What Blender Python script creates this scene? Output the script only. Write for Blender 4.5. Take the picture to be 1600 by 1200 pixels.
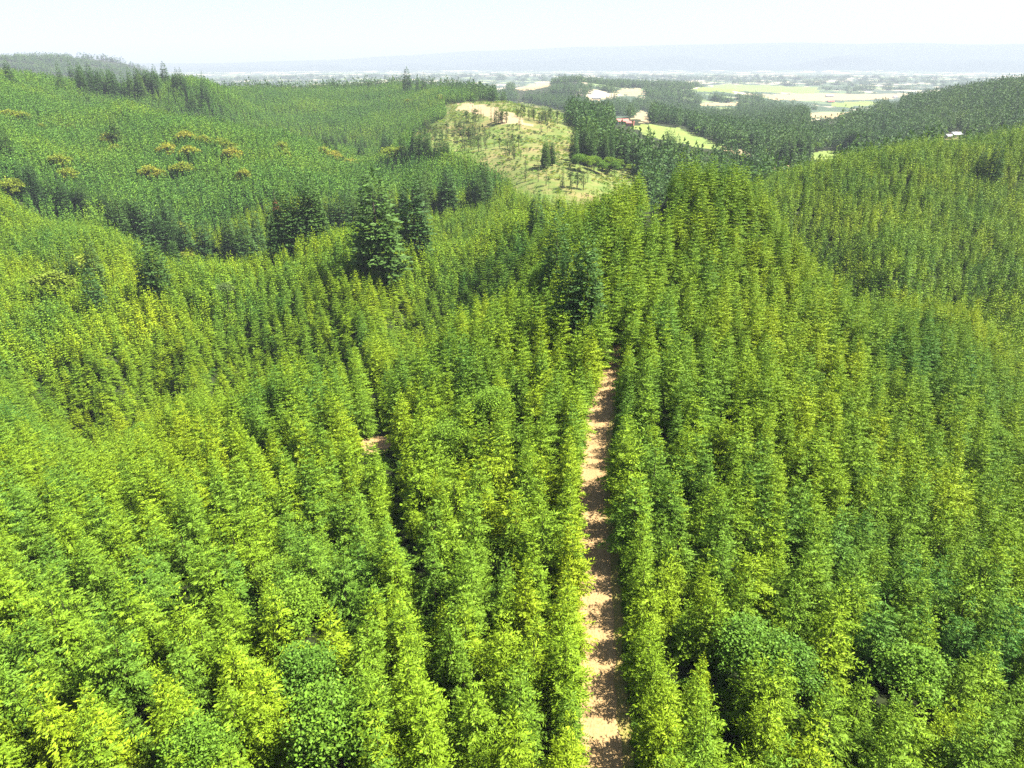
import bpy, math, random
import numpy as np
from mathutils import Vector

# ------------------------------------------------------------------ camera, sky, sun, exposure
C = bpy.context.scene
for o in list(bpy.data.objects): bpy.data.objects.remove(o)
CZ = 60.0                      # metres above the dirt road under the drone
F = 1067.0                     # focal length in photo pixels (1600 wide)
TH = math.radians(25.0)        # camera pitch below the horizon
cam = bpy.data.cameras.new('camera'); camo = bpy.data.objects.new('camera', cam); C.collection.objects.link(camo)
camo.location = (0, 0, CZ); camo.rotation_euler = (math.radians(90) - TH, 0, 0)
cam.sensor_width = 36; cam.lens = 36 * F / 1600; cam.clip_start = 0.5; cam.clip_end = 60000
C.camera = camo

SUN_EL, SUN_AZ = 56.0, 88.0   # degrees; azimuth clockwise from the view direction (+Y)
w = bpy.data.worlds.new('World'); C.world = w; w.use_nodes = True
nt = w.node_tree; bgn = nt.nodes['Background']
sky = nt.nodes.new('ShaderNodeTexSky'); sky.sky_type = 'NISHITA'; sky.sun_disc = False
sky.sun_elevation = math.radians(SUN_EL); sky.sun_rotation = math.radians(SUN_AZ)
sky.altitude = 100; sky.air_density = 1.0; sky.dust_density = 1.5; sky.ozone_density = 1.0
nt.links.new(sky.outputs[0], bgn.inputs[0]); bgn.inputs[1].default_value = 0.05
sl = bpy.data.lights.new('sun', 'SUN'); so = bpy.data.objects.new('sun', sl); C.collection.objects.link(so)
sl.energy = 5.0; sl.angle = math.radians(0.53); sl.color = (1.0, 0.95, 0.86)
_e, _a = math.radians(SUN_EL), math.radians(SUN_AZ)
sd = Vector((math.cos(_e) * math.sin(_a), math.cos(_e) * math.cos(_a), math.sin(_e)))
so.rotation_euler = sd.to_track_quat('Z', 'Y').to_euler(); so.location = (60, -20, 150)
C.view_settings.view_transform = 'Standard'; C.view_settings.look = 'None'
C.view_settings.exposure = 2.1; C.view_settings.gamma = 1.0
C.cycles.max_bounces = 5; C.cycles.diffuse_bounces = 1; C.cycles.glossy_bounces = 1
C.cycles.transmission_bounces = 3; C.cycles.volume_bounces = 0; C.cycles.transparent_max_bounces = 4
C.cycles.use_adaptive_sampling = False; C.cycles.adaptive_threshold = 0.015; C.cycles.use_denoising = False

rng = np.random.default_rng(7)
# ------------------------------------------------------------------ terrain heights
def ray(x, y):
    u, v = (x - 800) / F, (600 - y) / F
    return np.array([u, math.cos(TH) + v * math.sin(TH), -math.sin(TH) + v * math.cos(TH)])
ctl = []
def P(x, y, r, h=9.8):        # a point of the land surface seen at bearing x, y at range r, under a canopy h tall
    d = ray(x, y); t = r / math.hypot(d[0], d[1]); ctl.append((d[0] * t, d[1] * t, d[2] * t - h))
def Z(x, y, z, h=10.0):
    d = ray(x, y); t = (z + h) / d[2]; ctl.append((d[0] * t, d[1] * t, z))
def Hd(x, r, z):
    d = ray(x, 250); t = r / math.hypot(d[0], d[1]); ctl.append((d[0] * t, d[1] * t, z))
for az in (-60, -30, 0, 30, 60):
    for r, z in ((12, -60), (30, -60)):
        a = math.radians(az); ctl.append((r * math.sin(a), r * math.cos(a), z - (0.02 * r if abs(az) > 40 else 0)))
ROADPX = [(950, 1250, -60), (938, 1132, -60), (935, 1020, -60), (938, 900, -60), (922, 750, -60), (938, 650, -59), (950, 600, -57.5),
          (962, 550, -56), (985, 490, -53), (1002, 430, -50), (1012, 380, -47.5), (1020, 335, -45)]
for p in ROADPX: Z(p[0], p[1], p[2], 0)
for q in [(0, 1100, -61), (0, 950, -63), (0, 800, -68), (0, 700, -78), (0, 620, -88), (0, 580, -95), (300, 1000, -61), (300, 800, -67), (300, 700, -74),
          (300, 640, -81), (300, 606, -86), (600, 1000, -60), (600, 800, -64), (600, 650, -69), (600, 570, -73), (600, 524, -77), (800, 1000, -60),
          (800, 800, -61), (800, 600, -60), (800, 500, -61), (800, 452, -62), (430, 700, -70), (450, 566, -80), (720, 480, -68),
          (1000, 1000, -60), (1200, 1000, -61), (1500, 1000, -63), (1050, 700, -59), (1200, 800, -61), (1500, 800, -67), (1200, 600, -59), (1400, 600, -70),
          (1600, 620, -82), (1600, 560, -90)]: Z(*q)
for q in [(880, 364, 200), (900, 334, 214), (950, 302, 224), (1000, 274, 230), (1045, 260, 232), (1100, 247, 234), (1155, 257, 238), (1195, 284, 244), (1080, 330, 200),
          (1200, 400, 200), (1290, 420, 235), (1400, 470, 235), (1500, 480, 265),
          (1200, 285, 380), (1250, 300, 390), (1300, 243, 450), (1400, 226, 500), (1450, 216, 535), (1600, 200, 610), (1400, 300, 420), (1400, 350, 350), (1400, 400, 300),
          (1600, 300, 490), (1600, 400, 380), (1600, 480, 310), (1800, 195, 680), (1800, 400, 420), (1800, 600, 240),
          # slope across the left gully and its crest
          (300, 545, 235), (300, 480, 270), (300, 430, 305), (300, 406, 325), (0, 545, 265), (0, 480, 310), (0, 440, 350), (600, 500, 220), (600, 430, 250),
          (600, 380, 285), (600, 350, 308), (450, 520, 230), (450, 400, 310), (450, 375, 325), (800, 425, 225), (800, 380, 250), (800, 334, 295), (150, 545, 250),
          (200, 450, 320), (200, 400, 370), (180, 362, 420), (0, 380, 410), (0, 330, 470), (0, 303, 510), (-300, 500, 300), (-300, 330, 450), (-300, 270, 600),
          # big left hillside
          (0, 270, 600), (0, 200, 760), (0, 150, 920), (0, 112, 1080), (200, 330, 530), (200, 250, 650), (200, 210, 740), (200, 174, 860), (200, 150, 1120), (200, 134, 1200),
          (400, 330, 510), (400, 300, 545), (400, 250, 640), (440, 206, 750), (315, 198, 810), (400, 188, 1060), (400, 150, 1300), (400, 138, 1400), (600, 310, 500), (600, 280, 560), (600, 250, 640),
          (600, 222, 900), (600, 195, 1020), (600, 150, 1320), (610, 133, 1440), (690, 135, 1380), (320, 140, 1080), (-300, 200, 800), (-300, 120, 1100),
          (510, 140, 1420), (740, 320, 450), (760, 290, 520)]: P(*q)
for q in [(640, 215, 740), (700, 225, 690), (750, 180, 880), (740, 166, 1000), (800, 164, 1050), (880, 182, 950), (850, 220, 700), (900, 250, 610), (850, 302, 480),
          (930, 290, 520), (800, 275, 550), (960, 270, 600), (985, 262, 650), (1000, 222, 860), (1040, 212, 980), (1000, 200, 1080), (1100, 229, 900), (1000, 182, 1250),
          (1160, 242, 850), (1240, 246, 880), (1300, 243, 930), (1340, 245, 950)]: P(*q, 0)
for q in [(770, 146, 1350), (850, 164, 1250), (900, 180, 1200), (1300, 205, 1150), (1400, 178, 1350), (1300, 170, 1500), (1380, 158, 1600), (1450, 195, 1100), (1500, 190, 1150),
          (1600, 190, 1050), (1480, 145, 1900), (1560, 134, 2000), (1600, 128, 2000), (1430, 158, 1750), (1800, 120, 2000), (900, 123, 2800), (850, 136, 2600), (800, 145, 2500), (950, 145, 2500),
          (1000, 130, 3200), (1100, 132, 3500)]: P(*q, 14)
for q in [(440, 900, -96), (315, 960, -88), (600, 760, -97), (200, 1000, -74), (300, 212, -112), (450, 206, -105), (600, 194, -93), (150, 226, -116), (600, 225, -97), (700, 235, -92), (450, 215, -96), (300, 212, -104), (150, 225, -107), (0, 235, -110), (800, 200, -72),
          (600, 400, -104), (400, 410, -112), (300, 430, -118), (200, 470, -118), (700, 380, -98), (800, 380, -90), (900, 330, -82), (0, 550, -124),
          (1000, 400, -84), (1100, 400, -96), (1100, 320, -70), (1200, 310, -92), (1300, 320, -98), (1400, 275, -96), (1550, 290, -106), (1100, 600, -98), (1250, 620, -114),
          (1450, 800, -116), (1600, 850, -104), (1000, 1700, -116), (1150, 1500, -120), (1200, 2200, -130), (1050, 2200, -122), (1350, 2400, -132),
          (900, 1700, -105), (750, 1900, -110), (600, 2000, -120), (300, 1700, -95), (0, 1700, -90), (300, 2600, -140), (600, 3500, -150), (0, 2800, -100), (300, 5200, -140),
          (900, 4200, -150), (1200, 4200, -142), (1550, 3200, -140), (1000, 1500, -108), (1700, 3200, -130)]: Hd(*q)
P(130, 93, 5200, 14); P(0, 99, 5200, 14); P(225, 105, 5200, 14); P(-200, 98, 5200, 14)
for x in (-300, 0, 200, 400, 600, 800, 1000, 1200, 1400, 1600, 1800):
    for r, z in ((6500, -142), (16000, -100), (26000, -100)): Hd(x, r, z)
ctl = np.array(ctl)
def warp(X, Y):
    r = np.sqrt(X * X + Y * Y); ph = np.arctan2(X, Y); m = math.radians(62)
    a = np.abs(ph); ph = np.sign(ph) * np.where(a > m, m * (math.pi - a) / (math.pi - m), a)
    lr = np.log(r + 60.0)
    return ph * 2.2, lr
def tps(r2): return 0.5 * r2 * np.log(r2 + 1e-12)
_a1, _b1 = warp(ctl[:, 0], ctl[:, 1]); N = len(ctl)
K = tps((_a1[:, None] - _a1) ** 2 + (_b1[:, None] - _b1) ** 2) + np.eye(N) * 0.0004
Pm = np.stack([np.ones(N), _a1, _b1], 1)
A = np.block([[K, Pm], [Pm.T, np.zeros((3, 3))]])
_s = np.linalg.solve(A, np.concatenate([ctl[:, 2], np.zeros(3)])); _w, _l = _s[:N], _s[N:]
_ns = [(rng.uniform(0, 6.28), rng.uniform(0, 6.28)) for _ in range(12)]
def noise(X, Y, L):            # smooth hummocks with wavelength about L metres
    v = 0
    for i, (p, q) in enumerate(_ns):
        k = 6.283 / L * (0.55 + 0.11 * i); v = v + np.sin(X * k * math.cos(p) + Y * k * math.sin(p) + q)
    return v / 4.0
MX = [0, 300, 450, 560, 650, 720, 800, 900, 1000, 1250, 1340, 1450, 1600, 1900]
MY = [104, 103, 99, 94, 87, 81, 78, 72, 69, 68, 72, 70, 71, 72]
def height(X, Y):
    X = np.asarray(X, float); Y = np.asarray(Y, float); sh = X.shape; X = X.ravel(); Y = Y.ravel()
    out = np.empty(len(X))
    for i in range(0, len(X), 60000):
        x, y = X[i:i + 60000], Y[i:i + 60000]; a, b = warp(x, y)
        D = (a[:, None] - _a1) ** 2 + (b[:, None] - _b1) ** 2
        z = tps(D) @ _w + _l[0] + _l[1] * a + _l[2] * b
        r = np.sqrt(x * x + y * y)
        z += noise(x, y, 90) * np.clip((r - 130) / 400, 0, 1) * 1.6 + noise(x + 70, y, 260) * np.clip((r - 380) / 250, 0, 1) * np.clip((1500 - r) / 500, 0, 1) * np.clip((100 - x) / 200, 0, 1) * 6.5
        z += noise(x, y, 420) * np.clip((r - 1500) / 2000, 0, 1) * 4 * np.clip((9000 - r) / 4000, 0.1, 1)
        # coast-range mountains on the far side of the valley
        px = 800 + F * np.tan(np.clip(np.arctan2(x, y), -1.1, 1.1)) * 1.1
        top = (102.5 - np.interp(px, MX, MY)) / F * 19500 * 0.68 + 150
        crest = top * (1 + 0.05 * noise(x, y, 3500)) * np.exp(-((r - 19500) / 2300) ** 2)
        foot = 0.45 * top * np.exp(-((r - 15800) / 900) ** 2) * (0.5 + 0.5 * noise(x, y, 2600))
        z += np.clip(crest, 0, None) + np.clip(foot, 0, None)
        out[i:i + 60000] = z
    return out.reshape(sh) + CZ
def h1(x, y): return float(height(np.array([x]), np.array([y]))[0])
def project(X, Y, Zv):
    c, s = math.cos(TH), math.sin(TH); dz = Zv - CZ
    dep = Y * c - dz * s; up = Y * s + dz * c
    dep = np.where(dep < 0.1, 0.1, dep)
    return 800 + F * X / dep, 600 - F * up / dep, dep
def at(x, y, rmin=20, rmax=14000, lift=0.0):   # where the land is met looking along a bearing
    d = ray(x, y); hh = math.hypot(d[0], d[1]); r = np.exp(np.linspace(math.log(rmin), math.log(rmax), 1500)); t = r / hh
    z = height(d[0] * t, d[1] * t) + lift; g = CZ + d[2] * t - z
    k = np.argmax(g < 0)
    if g[k] >= 0: k = len(r) - 1
    k = max(k, 1); f = g[k - 1] / (g[k - 1] - g[k] + 1e-9); tt = t[k - 1] + (t[k] - t[k - 1]) * min(max(f, 0), 1)
    return float(d[0] * tt), float(d[1] * tt)
def inpoly(X, Y, poly):
    n = len(poly); ins = np.zeros(np.shape(X), bool); j = n - 1
    for i in range(n):
        xi, yi = poly[i]; xj, yj = poly[j]
        ins ^= ((yi > Y) != (yj > Y)) & (X < (xj - xi) * (Y - yi) / (yj - yi + 1e-12) + xi); j = i
    return ins
def wpoly(px, rmin=300):
    out = []
    for i in range(len(px)):
        a, b = px[i], px[(i + 1) % len(px)]
        for k in range(3): out.append(at(a[0] + (b[0] - a[0]) * k / 3, a[1] + (b[1] - a[1]) * k / 3, rmin))
    return out

# ------------------------------------------------------------------ materials
def mat(name): 
    m = bpy.data.materials.new(name); m.use_nodes = True; n = m.node_tree
    b = n.nodes['Principled BSDF']; b.inputs['Roughness'].default_value = 0.85; b.inputs['Specular IOR Level'].default_value = 0.2
    return m, n, b
def node(n, t, **kw):
    x = n.nodes.new(t)
    for k, v in kw.items(): setattr(x, k, v)
    return x
def ramp(n, fac, stops, interp='LINEAR'):
    r = node(n, 'ShaderNodeValToRGB'); r.color_ramp.interpolation = interp; e = r.color_ramp.elements
    e[0].position, e[0].color = stops[0][0], (*stops[0][1], 1); e[1].position, e[1].color = stops[-1][0], (*stops[-1][1], 1)
    for p, c in stops[1:-1]:
        q = e.new(p); q.color = (*c, 1)
    n.links.new(fac, r.inputs[0]); return r.outputs[0]
def mix(n, fac, a, b, mode='MIX'):
    m = node(n, 'ShaderNodeMix', data_type='RGBA', blend_type=mode)
    for s, v in ((m.inputs[0], fac), (m.inputs[6], a), (m.inputs[7], b)):
        if isinstance(v, (int, float)): s.default_value = v
        elif isinstance(v, tuple): s.default_value = (*v, 1)
        else: n.links.new(v, s)
    return m.outputs[2]
def foliage_mat(name, c0, c1, c2, clump=45.0, trans=0.1, warm=(0.32, 0.30, 0.04)):
    """needles / leaves: hue drifts over the stand, from tree to tree and from tuft to tuft"""
    m, n, b = mat(name); L = n.links
    oi = node(n, 'ShaderNodeObjectInfo'); geo = node(n, 'ShaderNodeAttribute', attribute_name='tint')
    sc = node(n, 'ShaderNodeVectorMath', operation='SCALE'); sc.inputs[3].default_value = 1 / clump
    L.new(oi.outputs['Location'], sc.inputs[0])
    nz = node(n, 'ShaderNodeTexNoise'); nz.inputs['Scale'].default_value = 1.0; nz.inputs['Detail'].default_value = 2; L.new(sc.outputs[0], nz.inputs[0])
    a1 = node(n, 'ShaderNodeMath', operation='MULTIPLY_ADD'); a1.inputs[1].default_value = 1.25; a1.inputs[2].default_value = -0.38; L.new(nz.outputs[0], a1.inputs[0])
    a2 = node(n, 'ShaderNodeMath', operation='MULTIPLY_ADD'); a2.inputs[1].default_value = 0.42; L.new(oi.outputs['Random'], a2.inputs[0]); L.new(a1.outputs[0], a2.inputs[2])
    col = ramp(n, a2.outputs[0], [(0.0, c0), (0.5, c1), (1.0, c2)])
    tm = node(n, 'ShaderNodeMapRange'); tm.inputs[3].default_value = 0.62; tm.inputs[4].default_value = 1.42; L.new(geo.outputs['Fac'], tm.inputs[0])
    vm = node(n, 'ShaderNodeVectorMath', operation='SCALE'); L.new(col, vm.inputs[0]); L.new(tm.outputs[0], vm.inputs[3])
    wf = node(n, 'ShaderNodeMapRange'); wf.inputs[1].default_value = 0.9; wf.inputs[2].default_value = 1.0; wf.inputs[4].default_value = 0.2; L.new(geo.outputs['Fac'], wf.inputs[0])
    colf = mix(n, wf.outputs[0], vm.outputs[0], warm)
    L.new(colf, b.inputs['Base Color']); b.inputs['Roughness'].default_value = 0.6; b.inputs['Specular IOR Level'].default_value = 0.12
    tr = node(n, 'ShaderNodeBsdfTranslucent')
    tcol = mix(n, 1.0, colf, (1.15, 1.1, 0.45), 'MULTIPLY'); L.new(tcol, tr.inputs[0])
    ms = node(n, 'ShaderNodeMixShader'); ms.inputs[0].default_value = trans
    L.new(b.outputs[0], ms.inputs[1]); L.new(tr.outputs[0], ms.inputs[2]); L.new(ms.outputs[0], n.nodes['Material Output'].inputs[0])
    return m
M = {}
M['young'] = foliage_mat('fir_needles', (0.05, 0.135, 0.020), (0.145, 0.235, 0.010), (0.25, 0.305, 0.006))
M['young_far'] = foliage_mat('hazed_fir_needles', (0.045, 0.125, 0.022), (0.09, 0.19, 0.018), (0.17, 0.25, 0.012), 90)  # same firs farther off: cooler green of distance haze put into the needle colour
M['dark'] = foliage_mat('mature_needles', (0.03, 0.075, 0.02), (0.055, 0.115, 0.022), (0.10, 0.16, 0.022), 60, 0.2, (0.10, 0.13, 0.04))
M['broad'] = foliage_mat('broad_leaves', (0.06, 0.14, 0.018), (0.105, 0.20, 0.015), (0.18, 0.25, 0.015), 30, 0.2)
M['gold'] = foliage_mat('golden_leaves', (0.12, 0.19, 0.02), (0.20, 0.24, 0.022), (0.28, 0.24, 0.03), 50, 0.3)
M['dead'] = foliage_mat('brown_needles', (0.20, 0.07, 0.03), (0.26, 0.10, 0.04), (0.3, 0.13, 0.05), 50, 0.1, (0.3, 0.15, 0.06))
M['grey'] = foliage_mat('thin_crown_leaves', (0.06, 0.11, 0.035), (0.10, 0.15, 0.04), (0.15, 0.18, 0.05), 50, 0.2)
m, n, b = mat('bark'); tc = node(n, 'ShaderNodeTexCoord'); mp = node(n, 'ShaderNodeMapping'); mp.inputs['Scale'].default_value = (14, 14, 2)
nz = node(n, 'ShaderNodeTexNoise'); nz.inputs['Scale'].default_value = 1; n.links.new(tc.outputs['Object'], mp.inputs[0]); n.links.new(mp.outputs[0], nz.inputs[0])
n.links.new(ramp(n, nz.outputs[0], [(0.3, (0.035, 0.025, 0.018)), (0.7, (0.10, 0.075, 0.055))]), b.inputs['Base Color']); M['bark'] = m
def ground_mat(name, stops, s1, s2, stops2=None, mixf=0.5, bump=0.3):
    m, n, b = mat(name); g = node(n, 'ShaderNodeNewGeometry')
    outs = []
    for s in (s1, s2):
        q = node(n, 'ShaderNodeTexNoise'); q.inputs['Scale'].default_value = s; q.inputs['Detail'].default_value = 6; n.links.new(g.outputs['Position'], q.inputs[0]); outs.append(q)
    c1 = ramp(n, outs[0].outputs[0], stops); c2 = ramp(n, outs[1].outputs[0], stops2 or stops)
    n.links.new(mix(n, mixf, c1, c2), b.inputs['Base Color']); b.inputs['Roughness'].default_value = 1.0
    bp = node(n, 'ShaderNodeBump'); bp.inputs['Strength'].default_value = bump; bp.inputs['Distance'].default_value = 0.5
    n.links.new(outs[1].outputs[0], bp.inputs['Height']); n.links.new(bp.outputs[0], b.inputs['Normal']); return m
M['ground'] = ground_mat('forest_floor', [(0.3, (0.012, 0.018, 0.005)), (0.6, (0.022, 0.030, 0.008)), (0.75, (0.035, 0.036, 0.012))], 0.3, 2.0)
M['clear'] = ground_mat('logged_slope', [(0.33, (0.07, 0.13, 0.018)), (0.47, (0.085, 0.125, 0.022)), (0.56, (0.125, 0.13, 0.035)), (0.68, (0.21, 0.135, 0.07))], 0.012, 0.12,
                        [(0.3, (0.06, 0.11, 0.02)), (0.5, (0.12, 0.14, 0.035)), (0.7, (0.24, 0.165, 0.08))])
M['straw'] = ground_mat('dry_grass', [(0.3, (0.22, 0.17, 0.09)), (0.7, (0.31, 0.24, 0.13))], 0.02, 0.2)
M['meadow'] = ground_mat('green_meadow', [(0.3, (0.10, 0.16, 0.035)), (0.7, (0.18, 0.21, 0.05))], 0.015, 0.15)
M['road'] = ground_mat('dirt_track', [(0.3, (0.24, 0.15, 0.06)), (0.7, (0.36, 0.245, 0.11))], 0.5, 5.0, [(0.3, (0.21, 0.13, 0.05)), (0.7, (0.40, 0.28, 0.14))])
m = M['road']; n = m.node_tree; g_ = [q for q in n.nodes if q.type == 'NEW_GEOMETRY'][0]; mp = n.nodes.new('ShaderNodeMapping'); mp.inputs['Scale'].default_value = (1.0, .12, 1)
n.links.new(g_.outputs['Position'], mp.inputs[0]); n.links.new(mp.outputs[0], [q for q in n.nodes if q.type == 'TEX_NOISE'][0].inputs[0]); [q for q in n.nodes if q.type == 'TEX_NOISE'][0].inputs['Scale'].default_value = 1.3
M['verge'] = ground_mat('dry_verge', [(0.35, (0.14, 0.16, 0.03)), (0.6, (0.28, 0.20, 0.07))], 0.8, 4.0)
# valley floor: a quilt of fields
m, n, b = mat('valley_fields'); g = node(n, 'ShaderNodeNewGeometry'); L = n.links
vo = node(n, 'ShaderNodeTexVoronoi', distance='CHEBYCHEV'); vo.inputs['Scale'].default_value = 1 / 420.0; L.new(g.outputs['Position'], vo.inputs['Vector'])
sx = node(n, 'ShaderNodeSeparateColor'); L.new(vo.outputs['Color'], sx.inputs[0])
fc = ramp(n, sx.outputs[0], [(0.0, (0.09, 0.13, 0.06)), (0.30, (0.15, 0.2, 0.08)), (0.42, (0.22, 0.27, 0.10)), (0.55, (0.40, 0.33, 0.22)), (0.8, (0.5, 0.42, 0.28))], 'CONSTANT')
q = node(n, 'ShaderNodeTexNoise'); q.inputs['Scale'].default_value = 0.004; q.inputs['Detail'].default_value = 8; L.new(g.outputs['Position'], q.inputs[0])
fm = node(n, 'ShaderNodeMapRange'); fm.inputs[1].default_value = 0.5; fm.inputs[2].default_value = 0.56; L.new(q.outputs[0], fm.inputs[0])
L.new(mix(n, fm.outputs[0], (0.04, 0.065, 0.035), fc), b.inputs['Base Color']); M['plain'] = m
m, n, b = mat('mountain_forest'); b.inputs['Base Color'].default_value = (0.04, 0.06, 0.04, 1); M['mount'] = m

# ------------------------------------------------------------------ object helpers
def tag(o, label=None, cat=None, group=None, kind=None):
    for k, v in (('label', label), ('category', cat), ('group', group), ('kind', kind)):
        if v: o[k] = v
def link(o, parent=None):
    C.collection.objects.link(o)
    if parent: o.parent = parent
    return o
def mesh_np(name, V, Fq, mats, tint=None, smooth=False):
    me = bpy.data.meshes.new(name); V = np.asarray(V, np.float32); Fq = np.asarray(Fq, np.int32); k = Fq.shape[1]
    me.vertices.add(len(V)); me.vertices.foreach_set('co', V.ravel()); me.loops.add(Fq.size); me.loops.foreach_set('vertex_index', Fq.ravel())
    me.polygons.add(len(Fq)); me.polygons.foreach_set('loop_start', np.arange(0, Fq.size, k, dtype=np.int32))
    me.polygons.foreach_set('use_smooth', np.full(len(Fq), smooth)); 
    for mm in (mats if isinstance(mats, (list, tuple)) else [mats]): me.materials.append(mm)
    if tint is not None:
        a = me.attributes.new('tint', 'FLOAT', 'FACE'); a.data.foreach_set('value', np.asarray(tint, np.float32))
    me.update(calc_edges=True); me.validate(); return me
def tuftmesh(name, base, axis, side, ln, wd, m, tint):
    """diamond sprays: base point, long axis, side axis (all n x 3)"""
    n = len(base); ln = ln[:, None]; wd = wd[:, None]
    V = np.stack([base, base + axis * ln * 0.5 + side * wd * 0.5, base + axis * ln, base + axis * ln * 0.5 - side * wd * 0.5], 1).reshape(-1, 3)
    return mesh_np(name, V, np.arange(4 * n).reshape(n, 4), m, tint)
def unit(v): return v / (np.linalg.norm(v, axis=-1, keepdims=True) + 1e-9)
def conifer_crown(name, seed, H, R, z0=0.1, nb=190, dens=1.0, tl=0.36, tw=0.14, m=None, power=0.75, gap=0.0, lean=0.0, star=0.12):
    g = np.random.default_rng(seed); B = []; AX = []; SD = []; LN = []; lob = g.uniform(0, 6.28, 3)
    t = 1 - np.sqrt(g.uniform(0, 1, nb)) ** 1.15
    t = np.sort(t); nw = max(int(H / 0.8), 6); t = np.round(t * nw) / nw * 0.88 + t * 0.12
    for i in range(nb):
        ti = min(t[i], 0.985); az = i * 2.399 + g.uniform(-.5, .5)
        if gap and math.sin(az * 2 + lob[0]) * math.sin(ti * 14 + lob[1]) > 1 - gap: continue
        low = min(1.0, 0.55 + ti * 3.0)
        L = R * ((1 - ti) ** power * low + 0.05) * g.uniform(1 - 1.3 * star - .1, 1 + star) * (1 + 0.12 * math.sin(az * 2 + lob[2]))
        el = math.radians(-6 + 50 * ti ** 1.6 + g.uniform(-6, 6)); dr = np.array([math.cos(az), math.sin(az), 0]); pp = np.array([-dr[1], dr[0], 0])
        z = H * (z0 + (1 - z0) * ti); ntw = max(int(L / (tl * 0.52) * 2 * dens), 3)
        s = g.uniform(0.14, 1, ntw) ** 0.85; sg = g.choice([-1, 1], ntw)
        c = dr * (s * L * math.cos(el))[:, None]; c[:, 2] += z + s * L * math.sin(el) - 0.22 * (1 - ti) * L * s ** 2 + 0.12 * L * s ** 4
        lt = (tl * 0.4 + (0.56 - star * .5) * L * (1 - s) * g.uniform(.5, 1.1, ntw))
        td = unit(dr * 0.65 + pp * (sg * 0.75)[:, None] + np.stack([0 * s, 0 * s, g.uniform(-.16, .10, ntw)], 1))
        nf = np.maximum((lt / (tl * 0.55)).astype(int), 1)
        for k in range(int(nf.max())):
            mk = nf > k; f = (k + g.uniform(0, 1, mk.sum())) / nf[mk]
            B.append(c[mk] + td[mk] * (f * lt[mk])[:, None]); ax = unit(td[mk] + g.normal(0, .2, (mk.sum(), 3)) + [0, 0, 0.05]); AX.append(ax)
            SD.append(unit(np.cross(ax, unit(g.normal(0, 0.33, (mk.sum(), 3)) + [0, 0, .62] + dr * .8)))); LN.append(tl * g.uniform(.45, 1.45, mk.sum()))
    B = np.concatenate(B); AX = np.concatenate(AX); SD = np.concatenate(SD); LN = np.concatenate(LN)
    k = 7 if tl < 1 else 4; lead = np.zeros((k, 3)); lead[:, 2] = np.linspace(H * 0.93, H, k)
    B = np.concatenate([B, lead]); a = unit(g.normal(0, .35, (k, 3)) + [0, 0, 1]); AX = np.concatenate([AX, a]); SD = np.concatenate([SD, unit(np.cross(a, g.normal(0, 1, (k, 3))))])
    LN = np.concatenate([LN, np.full(k, tl * 1.2)])
    B[:, 0] += lean * B[:, 2]
    return tuftmesh(name, B, AX, SD, LN, LN * (tw / tl), m, g.uniform(0, 1, len(B)))
def broad_crown(name, seed, H, R, nl, n, ls, m, z0=0.25, open_=0.0):
    g = np.random.default_rng(seed); B = []
    for i in range(nl):
        a = i * 2.4 + g.uniform(-.4, .4); f = math.sqrt((i + .5) / nl); zc = H * (z0 + (1 - z0) * (0.82 - 0.52 * f * g.uniform(0.3, 1.1)))
        c = np.array([math.cos(a) * f * R * 0.72, math.sin(a) * f * R * 0.72, zc]); rr = R * g.uniform(.26, .44) * (1 - open_ * 0.35)
        k = n // nl; d = unit(g.normal(0, 1, (k, 3))); d[:, 2] = np.where(d[:, 2] < -0.3, -d[:, 2], d[:, 2])
        B.append(c + d * rr * (g.uniform(0.3, 1.35, (k, 1))) * [1, 1, 0.85])
    B = np.concatenate(B); ax = unit(g.normal(0, 1, B.shape) * [1, 1, .5]); sd_ = unit(np.cross(ax, unit(g.normal(0, .6, B.shape) + [0, 0, 1])))
    ln = ls * g.uniform(.6, 1.3, len(B)); return tuftmesh(name, B, ax, sd_, ln, ln * 0.7, m, g.uniform(0, 1, len(B)))
def tubes(name, paths, m, ns=7):
    V = []; Fc = []
    for pts, rad in paths:
        pts = np.array(pts, float); o = len(V)
        for i, (p, r) in enumerate(zip(pts, rad)):
            d = unit((pts[min(i + 1, len(pts) - 1)] - pts[max(i - 1, 0)])); u = unit(np.cross(d, [0.3, 1, 0.1])); v = np.cross(d, u)
            for k in range(ns): V.append(p + r * (u * math.cos(6.2832 * k / ns) + v * math.sin(6.2832 * k / ns)))
        for i in range(len(pts) - 1):
            for k in range(ns): Fc.append((o + i * ns + k, o + i * ns + (k + 1) % ns, o + (i + 1) * ns + (k + 1) % ns, o + (i + 1) * ns + k))
    return mesh_np(name, V, Fc, m, smooth=True)
def trunk_mesh(name, H, r, seed=0, limbs=0, R=2.0, zl=0.3):
    g = np.random.default_rng(seed); w1, w2 = g.uniform(-.012, .012, 2) * H
    zz = [-1.5, 0.3, H * .25, H * .5, H * .75, H * .97]
    P_ = [([(w1 * z / H * 2, w2 * (z / H) ** 2, z) for z in zz], [r * 1.25, r, r * .82, r * .6, r * .35, r * .08])]
    for i in range(limbs):
        a = i * 2.4 + g.uniform(-.3, .3); z = H * (zl + (0.85 - zl) * i / max(limbs, 1)); l = R * g.uniform(.5, .85); e = g.uniform(.3, .8)
        P_.append(([(0, 0, z), (math.cos(a) * l * .5, math.sin(a) * l * .5, z + l * e * .4), (math.cos(a) * l, math.sin(a) * l, z + l * e)], [r * .4, r * .25, r * .07]))
    return tubes(name, P_, M['bark'], 7)
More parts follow.
